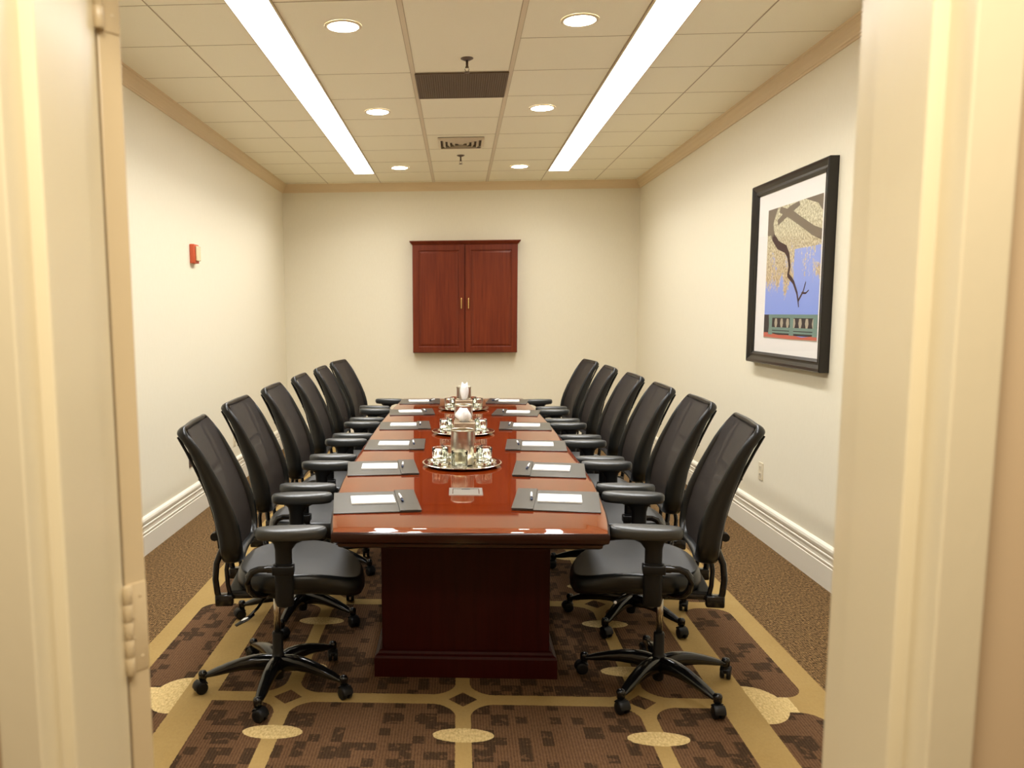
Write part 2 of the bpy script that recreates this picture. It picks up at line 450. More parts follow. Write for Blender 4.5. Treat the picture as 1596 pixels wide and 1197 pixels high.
for sy in (0, th):
    k = MB(); s_ = -1 if sy == 0 else 1
    k.lathe([(.026, 0), (.026, .006), (.012, .010), (.010, .035), (.024, .042), (.028, .055), (.022, .066), (.004, .070)], 20, (0, 0, 0), Matrix.Translation((.855, sy, .97)) @ Matrix.Rotation(-s_*PI/2, 4, 'X'))
    k.build('door_knob', M['nickel'], door)

# ------------------------------------------------------------------ ceiling lights and devices
def strip_light(x0, x1, side):
    t = thing('fluorescent_ceiling_light', f'long bright fluorescent strip light recessed in the ceiling on the {side} side', 'ceiling light', ((x0+x1)/2, 5.19, ZC), 0, 'long fluorescent strip lights')
    hw = (x1-x0)/2; L0, L1 = 1.645-5.19, 8.735-5.19
    f = MB()
    for a, b_ in ((-hw, -hw+.006), (hw-.006, hw)): f.box(a, b_, L0, L1, -.012, 0)
    f.box(-hw+.006, hw-.006, L0, L0+.006, -.012, 0); f.box(-hw+.006, hw-.006, L1-.006, L1, -.012, 0)
    f.build('light_frame', M['tbar'], t)
    n = 3; seg = (L1-L0)/n
    for i in range(n):
        MB().box(-hw+.007, hw-.007, L0+i*seg+.008, L0+(i+1)*seg-(.008 if i == n-1 else 0), -.010, -.001).build('light_lens', M['tube'], t)
    al_ = bpy.data.lights.new('troffer_light', 'AREA'); al_.shape = 'RECTANGLE'; al_.size = 2*hw-.02; al_.size_y = L1-L0-.02
    al_.energy = STRIP_W*(1.04 if side == 'left' else .84); al_.color = LCOL[:3]; al_.spread = math.radians(138)
    ao = bpy.data.objects.new('troffer_light', al_); link(ao, t); ao.location = (0, (L0+L1)/2, -.0125)
    return t
strip_light(-1.078, -.866, 'left'); strip_light(.912, 1.128, 'right')
can0 = None
cans = [(-.582, 4.35, 'nearest recessed round downlight left of the return grille'), (.604, 4.345, 'nearest recessed round downlight right of the centre ceiling panels'),
        (-.582, 6.14, 'middle recessed round downlight beside the left strip light'), (.595, 6.12, 'middle recessed round downlight beside the right strip light'),
        (-.587, 8.455, 'farthest recessed round downlight, left one near the back wall'), (.607, 8.485, 'farthest recessed round downlight, right one near the back wall')]
for x_, y_, lb in cans:
    if can0 is None:
        can0 = thing('recessed_downlight', lb, 'ceiling light', (x_, y_, ZC), 0, 'round recessed downlights')
        MB().lathe([(.078, -.0005), (.078, -.006), (.088, -.007), (.094, -.0035), (.094, -.0005)], 40, caps=False).build('trim_ring', M['tbar'], can0)
        MB().lathe([(.078, -.0012), (.078, -.0045), (.05, -.0055), (.001, -.006)], 40).build('light_lens', M['can'], can0)
    else: copy_tree(can0, (x_, y_, ZC), 0, lb)
# return grille
t = thing('return_air_grille', 'dark brown square return air grille in the centre ceiling strip', 'air vent', (TX0+TS/2, TY0+2.5*TS, ZC))
f = MB(); h = TS/2-.014
f.box(-h, h, -h, h, -.004, -.001); f.build('grille_backing', M['shadowgap'], t)
f = MB()
for i in range(41):
    a = -h+2*h*i/40
    f.box(a-.0035, a+.0035, -h, h, -.009, -.0045); 
for i in range(41):
    a = -h+2*h*i/40
    f.box(-h, h, a-.0035, a+.0035, -.0088, -.0047)
f.box(-h, h, -h-.004, -h+.006, -.011, -.001); f.box(-h, h, h-.006, h+.004, -.011, -.001); f.box(-h-.004, -h+.006, -h, h, -.011, -.001); f.box(h-.006, h+.004, -h, h, -.011, -.001)
f.build('grille_face', M['grille'], t)
# supply diffuser: nested square cones
t = thing('supply_air_diffuser', 'small square louvred supply air diffuser beyond the dark return grille', 'air vent', (.020, TY0+5.5*TS-.01, ZC))
f = MB(); f.box(-.19, .19, -.19, .19, -.003, -.001); f.build('duct_throat', M['shadowgap'], t)
f = MB(); f.sm = False
def sqring(s_, z): return [(-s_, -s_, z), (s_, -s_, z), (s_, s_, z), (-s_, s_, z)]
for a in (.195, .155, .115, .075, .035):
    f.rings([sqring(a, -.006), sqring(a-.022, -.026), sqring(a-.025, -.024), sqring(a-.003, -.004)], False, False, True, True)
f.build('louvre', M['whitem'], t)
for x_, y_, lb in ((.049, 4.93, 'nearer pendent sprinkler head, just before the dark return grille'), (.020, 7.86, 'farther pendent sprinkler head, beyond the supply air diffuser')):
    if y_ < 5:
        spk = thing('fire_sprinkler', lb, 'sprinkler', (x_, y_, ZC), 0, 'pendent sprinklers')
        MB().lathe([(.036, 0), (.036, -.003), (.018, -.012), (.012, -.012)], 24).build('escutcheon', M['bronze'], spk)
        s_ = MB(); s_.lathe([(.007, -.010), (.007, -.045), (.010, -.047), (.010, -.052), (.005, -.054)], 14)
        s_.tube([(.008, 0, -.05), (.012, 0, -.062), (.002, 0, -.076)], .0018, 6); s_.tube([(-.008, 0, -.05), (-.012, 0, -.062), (-.002, 0, -.076)], .0018, 6)
        s_.build('sprinkler_body', M['bronze'], spk)
        MB().lathe([(.004, -.074), (.017, -.077), (.017, -.079), (.001, -.080)], 16).build('deflector', M['bronze'], spk)
    else: copy_tree(spk, (x_, y_, ZC), 0, lb)

# ------------------------------------------------------------------ wall things
# cabinet on the back wall
CX, CYF = .070, YB-.125
cab = thing('wall_cabinet', 'cherry wood wall cabinet with two panelled doors on the back wall', 'cabinet', (CX, YB, 1.057))
H = 1.205; HW = .587
MB().box(-HW, HW, -.105, 0, 0, H).build('cabinet_body', M['wood_cab'], cab)
cr = MB(); cr.sm = False
pr = [(.0, 0), (.004, 0), (.008, .008), (.014, .012), (.022, .022), (.028, .026), (.030, .034), (.030, .040)]
R = [[(-HW-a, 0, H+z), (-HW-a, -.125-a, H+z), (HW+a, -.125-a, H+z), (HW+a, 0, H+z)] for a, z in pr]
cr.rings(R); cr.build('crown_moulding', M['wood_cab'], cab)
def cdoor(x0, x1, name='door'):
    d = MB(); y0 = -.125; y1 = -.106; fw_ = .062
    d.box(x0, x0+fw_, y0, y1, .006, H-.004, .0015); d.box(x1-fw_, x1, y0, y1, .006, H-.004, .0015)
    d.box(x0+fw_, x1-fw_, y0, y1, .006, .006+fw_, .0015); d.box(x0+fw_, x1-fw_, y0, y1, H-.004-fw_, H-.004, .0015)
    a0, a1, b0, b1 = x0+fw_, x1-fw_, .006+fw_, H-.004-fw_
    d.sm = False
    def rr(i, yy): return [(a0+i, yy, b0+i), (a1-i, yy, b0+i), (a1-i, yy, b1-i), (a0+i, yy, b1-i)]
    d.rings([rr(0, y1), rr(0, y0+.010), rr(.006, y0+.012), rr(.030, y0+.003), rr(.032, y0+.003)], False, True)
    return d.build(name, M['wood_cab'], cab)
dl = cdoor(-HW+.004, -.004); dr = cdoor(.004, HW-.004)
def pull(par, x_):
    p = MB(); z0 = .485; y0 = -.125
    p.lathe([(.006, 0), (.006, .016), (.004, .018)], 10, (0, 0, 0), Matrix.Translation((x_, y0, z0+.015)) @ Matrix.Rotation(PI/2, 4, 'X'))
    p.lathe([(.006, 0), (.006, .016), (.004, .018)], 10, (0, 0, 0), Matrix.Translation((x_, y0, z0+.115)) @ Matrix.Rotation(PI/2, 4, 'X'))
    pts = [(x_, y0-.016, z0+.13*i/12) for i in range(13)]; rs = [.004, .007, .0085, .0055, .008, .0085, .0055, .0085, .008, .0055, .0085, .007, .004]
    p.tube(pts, rs, 12, up=Vector((0, 1, 0))); p.build('pull_handle', M['brass'], par)
pull(dl, -.040); pull(dr, .040)

# framed picture on the right wall: local x = out of wall (-X world), built directly in world axes
pic = thing('framed_picture', 'square black framed photograph of a tree above a balustrade, white mat', 'picture', (XR, 5.166, 1.742))
py0, py1, pz0, pz1 = 4.590-5.166, 5.742-5.166, 1.166-1.742, 2.318-1.742
fr_ = MB(); fr_.sm = False
fp = [(0, 0), (0, .050), (.006, .056), (.020, .052), (.040, .040), (.050, .040), (.056, .043), (.066, .036), (.072, .030), (.072, 0)]   # (inward, depth)
def sq(i, dpt): return [(-dpt, py0+i, pz0+i), (-dpt, py1-i, pz0+i), (-dpt, py1-i, pz1-i), (-dpt, py0+i, pz1-i)]
fr_.rings([sq(i, dd) for i, dd in fp], False, False, True, True); fr_.build('picture_frame', M['blackframe'], pic)
MB().box(-.026, -.018, py0+.07, py1-.07, pz0+.07, pz1-.07).build('mat_board', M['mat'], pic)
# print
U0, V0, UW, VH = 5.505-5.166, 1.331-1.742, -(5.505-4.700), .809
def uv(u, v_, k=0): return (-.0268-.0003*k, U0+UW*u, V0+VH*v_)
m = M['sky'] = new_mat('print_tree_and_sky', (.3, .4, .8), .5); nt, N, L, b = nodes(m); X.nt = nt
tc = nt.nodes.new('ShaderNodeTexCoord'); sx = nt.nodes.new('ShaderNodeSeparateXYZ'); L.new(tc.outputs['Object'], sx.inputs[0])
pu = (X(sx.outputs[1])-U0)/UW; pv = (X(sx.outputs[2])-V0)/VH
lf = X(noise(nt, coords(nt, 'Object', (75, 75, 60)), 1, 4, .8)); md = X(noise(nt, coords(nt, 'Object', (13, 13, 7)), 1, 3, .6))
cutoff = .43 + (pu-.35)*(pu-.35)*-.08 + X.op('MAXIMUM', .47-pv, 0.0)*1.3 - X.op('MAXIMUM', pv-.62, 0.0)*.55 + pu.gt(.55)*pv.lt(.66)*.13
fol = (lf*.45 + md*.55).gt(cutoff)
fc = mixcol(nt, (lf-.36)*3.4, (.20, .10, .03), (.88, .74, .46)); fc2 = mixcol(nt, (pv-.45)*2.5, fc, mixcol(nt, (lf-.36)*3.4, (.24, .19, .07), (.90, .85, .62)))
skyc = mixcol(nt, pv*1.2, (.22, .33, .78), (.34, .40, .72)); L.new(mixcol(nt, fol, skyc, fc2), b.inputs['Base Color'])
prm = [M['sky'], new_mat('print_bark_light', (.17, .13, .085), .5), new_mat('print_bark_dark', (.05, .022, .018), .5), new_mat('print_railing_green', (.17, .27, .22), .5),
       new_mat('print_red_coping', (.55, .13, .08), .5), new_mat('print_shadow', (.035, .03, .03), .5), new_mat('print_baluster_tan', (.42, .36, .26), .5)]
pm = MB(); pm.mi = 0; pm.poly([uv(0, 0), uv(1, 0), uv(1, 1), uv(0, 1)])
kk = [0]
def ppoly(mi, pts): kk[0] += 1; pm.mi = mi; pm.poly([uv(min(1, max(0, a)), min(1, max(0, c)), 1+kk[0]*.05) for a, c in pts])
def branch(mi, pts, ws):
    for i in range(len(pts)-1):
        (a, c), (d, f_) = pts[i], pts[i+1]; w0, w1 = ws[i], ws[i+1]
        vx, vy = d-a, f_-c; l = math.hypot(vx, vy); nx, ny = -vy/l, vx/l
        vx, vy = vx/l*.006, vy/l*.006
        ppoly(mi, [(a+nx*w0-vx, c+ny*w0-vy), (d+nx*w1+vx, f_+ny*w1+vy), (d-nx*w1+vx, f_-ny*w1+vy), (a-nx*w0-vx, c-ny*w0-vy)])
ppoly(1, [(0, 1), (.20, 1), (.144, .933), (.10, .868), (.075, .80), (.014, .80), (0, .81)])
branch(1, [(.60, 1.0), (.432, .955), (.206, .886)], [.035, .03, .022])
branch(1, [(.245, .991), (.462, .918), (.667, .839), (.86, .765), (1.0, .73)], [.035, .033, .032, .034, .038])
ppoly(1, [(.70, 1), (1, 1), (1, .885), (.92, .945), (.80, .975)])
branch(1, [(.071, .86), (.10, .82), (.125, .78)], [.045, .035, .03])
branch(2, [(.123, .783), (.229, .714), (.381, .673), (.44, .62), (.469, .54), (.447, .478), (.556, .42), (.628, .341), (.654, .283), (.666, .244)], [.03, .032, .03, .022, .018, .018, .015, .012, .010, .006])
branch(2, [(.654, .283), (.735, .348), (.773, .412)], [.010, .008, .005]); branch(2, [(.713, .339), (.784, .337), (.827, .355)], [.007, .006, .004])
ppoly(5, [(0, .03), (1, .03), (1, .185), (0, .185)])
ppoly(3, [(.10, .186), (1, .186), (1, .160), (.10, .160)]); ppoly(5, [(0, .16), (1, .16), (1, .155), (0, .155)])
for i in range(7): a = .25+i*.115; ppoly(6, [(a-.018, .155), (a+.018, .155), (a+.03, .12), (a+.014, .085), (a-.014, .085), (a-.03, .12)])
ppoly(3, [(.12, .088), (1, .088), (1, .066), (.12, .066)]); ppoly(3, [(.10, .060), (1, .060), (1, .045), (.10, .045)])
ppoly(4, [(0, 0), (1, 0), (1, .040), (.75, .022), (.55, .034), (.3, .030), (.1, .045), (0, .045)])
for a in (.14, .555, .965): ppoly(3, [(a-.035, .17), (a+.035, .17), (a+.03, .10), (a+.045, .03), (a-.045, .03), (a-.03, .10)])
ppoly(6, [(0, 0), (1, 0), (1, .008), (.5, .004), (0, .010)])
pm.build('print', prm, pic)
m = bpy.data.materials.new('picture_glass'); m.use_nodes = True; nt = m.node_tree; nt.nodes.clear()
o_ = nt.nodes.new('ShaderNodeOutputMaterial'); tr = nt.nodes.new('ShaderNodeBsdfTransparent'); gl = nt.nodes.new('ShaderNodeBsdfGlossy'); gl.inputs['Roughness'].default_value = .02
mx = nt.nodes.new('ShaderNodeMixShader'); fz = nt.nodes.new('ShaderNodeLayerWeight'); fz.inputs[0].default_value = .5; pw = nt.nodes.new('ShaderNodeMath'); pw.operation = 'POWER'; pw.inputs[1].default_value = 5; pm_ = nt.nodes.new('ShaderNodeMath'); pm_.operation = 'MULTIPLY'; pm_.inputs[1].default_value = .35
nt.links.new(fz.outputs['Facing'], pw.inputs[0]); nt.links.new(pw.outputs[0], pm_.inputs[0]); nt.links.new(pm_.outputs[0], mx.inputs[0]); nt.links.new(tr.outputs[0], mx.inputs[1]); nt.links.new(gl.outputs[0], mx.inputs[2]); nt.links.new(mx.outputs[0], o_.inputs[0])
MB().box(-.0315, -.0295, py0+.0705, py1-.0705, pz0+.0705, pz1-.0705).build('picture_glass', m, pic)

# fire alarm strobe on the left wall
al = thing('fire_alarm_strobe', 'small red fire alarm strobe on the left wall', 'fire alarm', (XL, 6.17, 1.955))
MB().box(0, .036, -.052, .062, -.070, .070, .005).build('alarm_housing', M['red'], al)
MB().box(.037, .052, -.030, .058, -.052, .056, .006).build('strobe_lens', M['lens'], al)
MB().box(0, .020, .063, .090, -.055, .050, .003).build('back_box', M['ivory'], al)
def plate(name, label, cat, loc, sgn, mat, kind):
    t = thing(name, label, cat, loc, 0 if sgn > 0 else PI)
    MB().box(0, .006, -.037, .037, -.058, .058, .002).build('cover_plate', mat, t)
    f = MB()
    if kind == 'outlet':
        for z_ in (-.024, .024):
            f = MB(); f.box(.006, .0085, -.017, .017, z_-.015, z_+.015, .001); f.build('receptacle', M['ivory'], t)
        for z_ in (-.024, .024):
            f = MB(); f.box(.0085, .0092, -.009, -.006, z_-.003, z_+.007); f.box(.0085, .0092, .006, .009, z_-.003, z_+.007); f.box(.0085, .0092, -.002, .002, z_-.011, z_-.007)
            f.build('socket_slot', M['slot'], t)
    else:
        f.box(.006, .012, -.020, .020, -.033, .040, .002); f.build('data_jack', M['black'], t)
        MB().box(.012, .014, -.006, .012, .018, .030, .001).build('jack_tab', M['nickel'], t)
    return t
plate('data_jack_plate', 'dark brown data jack plate low on the left wall', 'wall jack', (XL, 5.955, .440), 1, M['brown'], 'jack')
plate('wall_outlet', 'ivory wall outlet low on the left wall behind the chairs', 'outlet', (XL, 7.16, .405), 1, M['ivory'], 'outlet')
plate('wall_outlet', 'ivory wall outlet low on the right wall beside the nearest chair', 'outlet', (XR, 5.52, .445), -1, M['ivory'], 'outlet')

# ------------------------------------------------------------------ conference table
TZ = .745; TCX = .036; TY0_, TY1_ = 2.800, 7.385
HWP = [(2.80, .484), (2.95, .508), (3.10, .527), (3.40, .553), (3.70, .571), (4.10, .582), (4.6, .586), (5.09, .587), (5.6, .586), (6.1, .579), (6.5, .570), (6.95, .555), (7.2, .544), (7.385, .534)]
def hwid(y_):
    for (a, b_), (c_, d_) in zip(HWP, HWP[1:]):
        if y_ <= c_: return b_+(d_-b_)*(y_-a)/(c_-a)
    return HWP[-1][1]
tb = thing('conference_table', 'long boat-shaped glossy mahogany conference table in the middle of the room', 'table', (TCX, 5.09, 0))
N_ = 60
ys = [TY0_+(TY1_-TY0_)*i/N_ for i in range(N_+1)]
def outline(ins, z, wave=0):
    a = [( hwid(max(TY0_, min(TY1_, y_)))-ins, TY0_+ins+(TY1_-TY0_-2*ins)*(y_-TY0_)/(TY1_-TY0_)-5.09, z) for y_ in ys]
    b_ = [(-p[0], p[1], p[2]) for p in reversed(a)]
    return a+b_
t = MB(); t.sm = True
prof = [(.045, TZ-.062), (.030, TZ-.062), (.022, TZ-.056), (.020, TZ-.046), (.012, TZ-.040), (.004, TZ-.036), (.001, TZ-.028), (0, TZ-.012), (.0012, TZ-.006), (.004, TZ-.0016), (.0075, TZ)]
t.mi = 2
R = t.rings([outline(i, z) for i, z in prof], True, False)
for f in t.bm.faces: f.smooth = True
t.sm = False
top = R[-1]
t.mi = 1; inn = [t.bm.verts.new(p) for p in outline(.085, TZ)]
n = len(top)
for j in range(n): t._f([top[j], top[(j+1) % n], inn[(j+1) % n], inn[j]])
t.mi = 0
h_ = len(inn)//2
for j in range(h_-1): t._f([inn[j], inn[j+1], inn[n-2-j], inn[n-1-j]])
tt = t.build('tabletop', [M['wood_top'], M['wood_band'], M['wood_edge']], tb); 
tt.data.set_sharp_from_angle(angle=math.radians(40))
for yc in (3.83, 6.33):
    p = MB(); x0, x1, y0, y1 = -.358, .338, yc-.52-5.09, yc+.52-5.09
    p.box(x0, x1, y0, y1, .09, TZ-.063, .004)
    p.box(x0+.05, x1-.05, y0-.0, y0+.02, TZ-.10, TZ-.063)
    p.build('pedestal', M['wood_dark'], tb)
    p = MB(); p.sm = False
    pl = [(.030, 0), (.030, .080), (.026, .090), (.016, .096), (.012, .106), (.001, .110)]
    p.rings([[(x0-a, y0-a, z), (x1+a, y0-a, z), (x1+a, y1+a, z), (x0-a, y1+a, z)] for a, z in pl], True, True)
    p.build('pedestal_plinth', M['wood_dark'], tb)
# power grommet in the top
gm = MB(); gx, gy = .030-TCX, 3.474-5.09
def rr_(hx, hy, z): return [(gx-hx, gy-hy, z), (gx+hx, gy-hy, z), (gx+hx, gy+hy, z), (gx-hx, gy+hy, z)]
gm.sm = False
gm.rings([rr_(.072, .070, TZ), rr_(.071, .069, TZ+.003), rr_(.057, .052, TZ+.003), rr_(.057, .052, TZ+.0008)], False, False)
gm.build('grommet_frame', M['nickel'], tb)
gm = MB(); gm.box(gx-.054, gx+.054, gy-.050, gy+.046, TZ+.0004, TZ+.0022); gm.build('grommet_lid', M['nickel'], tb)
gm = MB(); gm.box(gx-.054, gx+.054, gy+.046, gy+.051, TZ+.0003, TZ+.0009); gm.box(gx-.018, gx+.018, gy+.036, gy+.047, TZ+.0021, TZ+.0026)
gm.build('grommet_slot', M['black'], tb)

# ------------------------------------------------------------------ chairs (local +x = front)
def lerp(tab, z):
    if z <= tab[0][0]: return tab[0][1]
    for (a, b_), (c_, d_) in zip(tab, tab[1:]):
        if z <= c_: return b_+(d_-b_)*(z-a)/(c_-a)
    return tab[-1][1]
BX = [(.555, -.128), (.62, -.134), (.70, -.142), (.78, -.160), (.86, -.188), (.94, -.222), (1.02, -.258), (1.10, -.300)]
def bx(z): return lerp(BX, z)
ZB, ZT, HB = .570, 1.090, .228
def rrect(n=64, hw=HB, zb=ZB, zt=ZT, rb=.085, rt=.040):
    pts = []
    def arc(cy, cz, r, a0, a1, k=8):
        for i in range(k+1): a = a0+(a1-a0)*i/k; pts.append((cy+r*math.cos(a), cz+r*math.sin(a)))
    arc(hw-rb, zb+rb, rb, -PI/2, 0); 
    for i in range(1, 12): z = zb+rb+(zt-rt-zb-rb)*i/12; pts.append((hw, z))
    arc(hw-rt, zt-rt, rt, 0, PI/2)
    for i in range(1, 8): pts.append((hw-rt-2*(hw-rt)*i/8, zt))
    arc(-hw+rt, zt-rt, rt, PI/2, PI)
    for i in range(1, 12): z = zt-rt-(zt-rt-zb-rb)*i/12; pts.append((-hw, z))
    arc(-hw+rb, zb+rb, rb, PI, 1.5*PI)
    for i in range(1, 8): pts.append((-hw+rb+2*(hw-rb)*i/8, zb))
    return pts
def make_chair(side):
    t = thing('office_chair', 'x', 'office chair')
    # five star base
    MB().lathe([(.016, .028), (.0215, .034), (.024, .062), (.040, .078), (.045, .10), (.040, .122), (.026, .132), (.022, .140), (.0215, .222), (.019, .228)], 24).build('base_hub', M['poly'], t)
    MB().lathe([(.0135, .222), (.0135, .41)], 18).build('gas_cylinder', M['chrome'], t)
    a0 = 189 if side == 'L' else 165-180
    for k in range(5):
        a = math.radians(a0+72*k); ca, sa = math.cos(a), math.sin(a)
        lg = MB(); ring = []
        for r, zt_, th_, wd in ((.025, .132, .068, .025), (.06, .137, .065, .025), (.10, .136, .057, .024), (.15, .128, .048, .022), (.20, .114, .039, .020), (.25, .097, .030, .0175), (.285, .082, .018, .014), (.305, .078, .014, .011)):
            c0 = Vector((ca*r, sa*r, 0)); s_ = Vector((-sa, ca, 0))
            ring.append([c0+s_*(wd*1.18*math.copysign(abs(math.cos(q))**.7, math.cos(q)))+Vector((0, 0, zt_-th_*.5+th_*.5*math.copysign(abs(math.sin(q))**.8, math.sin(q)))) for q in [2*PI*j/14 for j in range(14)]])
        lg.rings(ring)
        ex, ey = ca*.30, sa*.30
        lg.lathe([(.012, .056), (.0165, .060), (.0175, .082), (.014, .090), (.006, .093)], 14, (ex, ey, 0))
        leg = lg.build('base_leg', M['gloss'], t); autosmooth(leg, 50)
        cs = MB(); ph = a+[.4, 1.1, -.5, .9, .2][k]; ax = Vector((-math.sin(ph), math.cos(ph), 0)); fw = Vector((math.cos(ph), math.sin(ph), 0))
        off = Vector((ex, ey, 0))+fw*.010
        rot = Matrix.Rotation(ph, 4, 'Z') @ Matrix.Rotation(PI/2, 4, 'X')
        for s_ in (-1, 1):
            c0 = off+ax*(s_*.0125)+Vector((0, 0, .0250))
            cs.lathe([(.012, -.0080), (.0225, -.0078), (.0250, -.005), (.0250, .005), (.0225, .0078), (.012, .0080)], 20, c0, rot)
        # hood
        hd = [off+fw*math.cos(q)*.0275+Vector((0, 0, .025+math.sin(q)*.029)) for q in [PI*.02+PI*.80*i/8 for i in range(9)]]
        cs.tube(hd, .021, 12, ry=.0035, up=fw)
        cs.lathe([(.012, .0), (.0145, .010), (.0125, .032)], 12, (ex, ey, .028))
        autosmooth(cs.build('caster', M['poly'], leg), 50)
    # seat mechanism
    s_ = MB(); s_.box(-.13, .13, -.075, .075, .400, .458, .014); s_.box(-.17, .05, -.16, .16, .425, .455, .010); s_.lathe([(.030, .375), (.036, .40)], 18)
    s_.build('seat_mechanism', M['poly'], t)
    # seat
    def sring(sc, z, dip=0, n=48):
        out = []
        for j in range(n):
            a = 2*PI*j/n; c_, sn = math.cos(a), math.sin(a)
            ex_ = 2/2.7
            px_ = math.copysign(abs(c_)**ex_, c_); py_ = math.copysign(abs(sn)**ex_, sn)
            x_ = .106+.250*px_*sc; y_ = .250*py_*sc*(1-.06*max(0, px_))
            zz = z
            fr = max(0, (x_-.12)/.24); zz -= .072*fr*fr; rr2 = max(0, (.02-x_)/.17); zz -= .020*rr2*rr2
            zz += dip*(1-abs(y_)/.25)
            if x_ < -.02: zz += .0*((-.02-x_)/.12)
            out.append((x_, y_, zz))
        return out
    sh = MB(); sh.rings([sring(.70, .452), sring(.86, .455), sring(.96, .468), sring(1.0, .492), sring(1.0, .510), sring(.985, .528), sring(.955, .538), sring(.93, .538)], True, False)
    autosmooth(sh.build('seat_shell', M['rim'], t), 60)
    sp = MB(); sp.rings([sring(.935, .5385), sring(.80, .537, 0), sring(.6, .535, -.001), sring(.4, .534, -.002), sring(.2, .533, -.002), sring(.02, .533, -.002)], False, True)
    sp.build('seat_cushion', M['seatf'], t)
    # armrests
    for s2 in (-1, 1):
        Y = s2*.287
        pd = MB(); rg = []
        def pr_(sx_, sy_, z, n=28):
            o = []
            for j in range(n):
                a = 2*PI*j/n; c_, sn = math.cos(a), math.sin(a); ex_ = 2/2.6
                o.append((.090+.132*sx_*math.copysign(abs(c_)**ex_, c_), Y+.046*sy_*math.copysign(abs(sn)**ex_, sn), z))
            return o
        pd.rings([pr_(.80, .62, .688), pr_(.94, .9, .692), pr_(1.0, 1.0, .704), pr_(1.0, 1.0, .718), pr_(.985, .965, .726), pr_(.95, .88, .731), pr_(.88, .74, .733), pr_(.5, .4, .734)])
        pad = pd.build('armrest_pad', M['padm'], t); autosmooth(pad, 60)
        ps = MB()
        def rb(hx, hy, z, cx=.062): return [(cx+hx*math.cos(2*PI*j/16)*1.0, Y+hy*math.sin(2*PI*j/16), z) for j in range(16)]
        ps.rings([rb(.030, .017, .437), rb(.034, .020, .450), rb(.034, .020, .500), rb(.035, .022, .560), rb(.037, .024, .590), rb(.037, .024, .597), rb(.031, .017, .598), rb(.031, .017, .650), rb(.042, .020, .672, .068), rb(.070, .028, .688, .078)])
        ps.box(.020, .100, Y-.026, Y+.026, .560, .592, .004)
        autosmooth(ps.build('arm_post', M['poly'], t), 50)
        br = MB(); y2 = Y
        br.tube([(.03, Y, .577), (.0, Y, .578), (-.030, Y, .577), (-.054, Y, .568), (-.068, Y, .550), (-.073, s2*.285, .525), (-.068, s2*.275, .498), (-.055, s2*.25, .472), (-.030, s2*.20, .450), (-.01, s2*.14, .440)], .0125, 12)
        br.lathe([(.015, 0), (.015, .03)], 14, (0, 0, 0), Matrix.Translation((.0, Y, .578)) @ Matrix.Rotation(PI/2, 4, 'Y'))
        br.tube([(.062, Y, .440), (.062, s2*.24, .432), (.04, s2*.15, .432)], .013, 10)
        autosmooth(br.build('arm_support', M['gloss'], t), 50)
    # back
    rp = rrect(); rg = []
    for (y_, z_) in rp:
        f_ = max(0, min(1, (ZT-z_)/(ZT-ZB)))
        dep = .016+.026*max(0, min(1, (f_-.10)/.6)); lat = .0125+.002*f_
        if abs(y_) < HB-.055 and z_ > .9: dep, lat = .014, .017
        ctr = -(1-(y_/HB)**2)*(.018)
        xc = bx(z_)+ctr*.8-.002-.014*max(0, (z_-1.0)/.09)*max(0, (abs(y_)-.14)/.088)
        # normal in the back plane
        i = rp.index((y_, z_)); a = rp[i-1]; b_ = rp[(i+1) % len(rp)]
        ty, tz = b_[0]-a[0], b_[1]-a[1]; l = math.hypot(ty, tz); ny, nz = tz/l, -ty/l
        tilt = -.40*(1-f_)-.12
        ring = []
        for k in range(12):
            q = 2*PI*k/12; u_, v_ = math.cos(q)*lat, math.sin(q)*dep
            ring.append((xc+v_, y_+ny*(u_-lat*.6), z_+nz*(u_-lat*.6)+v_*(-tilt)))
        rg.append(ring)
    fr2 = MB(); fr2.rings(rg, False, False, True, True); fr2.build('back_frame', M['rim'], t)
    ms = MB(); rows = []
    for i in range(21):
        z_ = ZB+.008+(ZT-ZB-.016)*i/20
        hw = HB-.010
        rb_, rt_ = .08, .036
        if z_ < ZB+rb_: hw -= rb_-math.sqrt(max(0, rb_**2-(ZB+rb_-z_)**2))
        if z_ > ZT-rt_: hw -= rt_-math.sqrt(max(0, rt_**2-(z_-ZT+rt_)**2))
        f_ = (ZT-z_)/(ZT-ZB)
        rows.append([(bx(z_)-.020*(1-(u_*hw/HB)**2)*1.2+.011+.012*f_, u_*hw, z_) for u_ in [-1+2*k/12 for k in range(13)]])
    ms.rings(rows, False, False, False); ms.build('back_mesh', M['mesh'], t)
    # rear spine plate and brackets
    sp = MB(); rows = []
    for z_ in [.60+.05*i for i in range(10)]:
        hw = .045 if z_ > .8 else .085
        xc = bx(z_)-.066
        rows.append([(xc-.012, -hw, z_), (xc-.018, 0, z_), (xc-.012, hw, z_), (xc+.004, hw, z_), (xc+.000, 0, z_), (xc+.004, -hw, z_)])
    sp.rings(rows); pass
    for s2 in (-1, 1): sp.tube([(bx(z)-.040, s2*(.205-.02*(1.06-z)), z) for z in (1.06, 1.0, .94, .88, .82, .76, .70, .66)], .0055, 8); sp.tube([(bx(.90)-.040, s2*.20, .90), (bx(.88)-.062, s2*.04, .88)], .008, 8); sp.tube([(bx(.68)-.040, s2*.197, .68), (bx(.68)-.062, s2*.04, .68)], .008, 8)
    sp.lathe([(.016, 0), (.016, .03)], 12, (0, 0, 0), Matrix.Translation((-.215, .10, .66)) @ Matrix.Rotation(-PI/2, 4, 'X')); sp.lathe([(.016, 0), (.016, .03)], 12, (0, 0, 0), Matrix.Translation((-.215, -.10, .66)) @ Matrix.Rotation(PI/2, 4, 'X'))
    autosmooth(sp.build('back_support', M['poly'], t), 50)
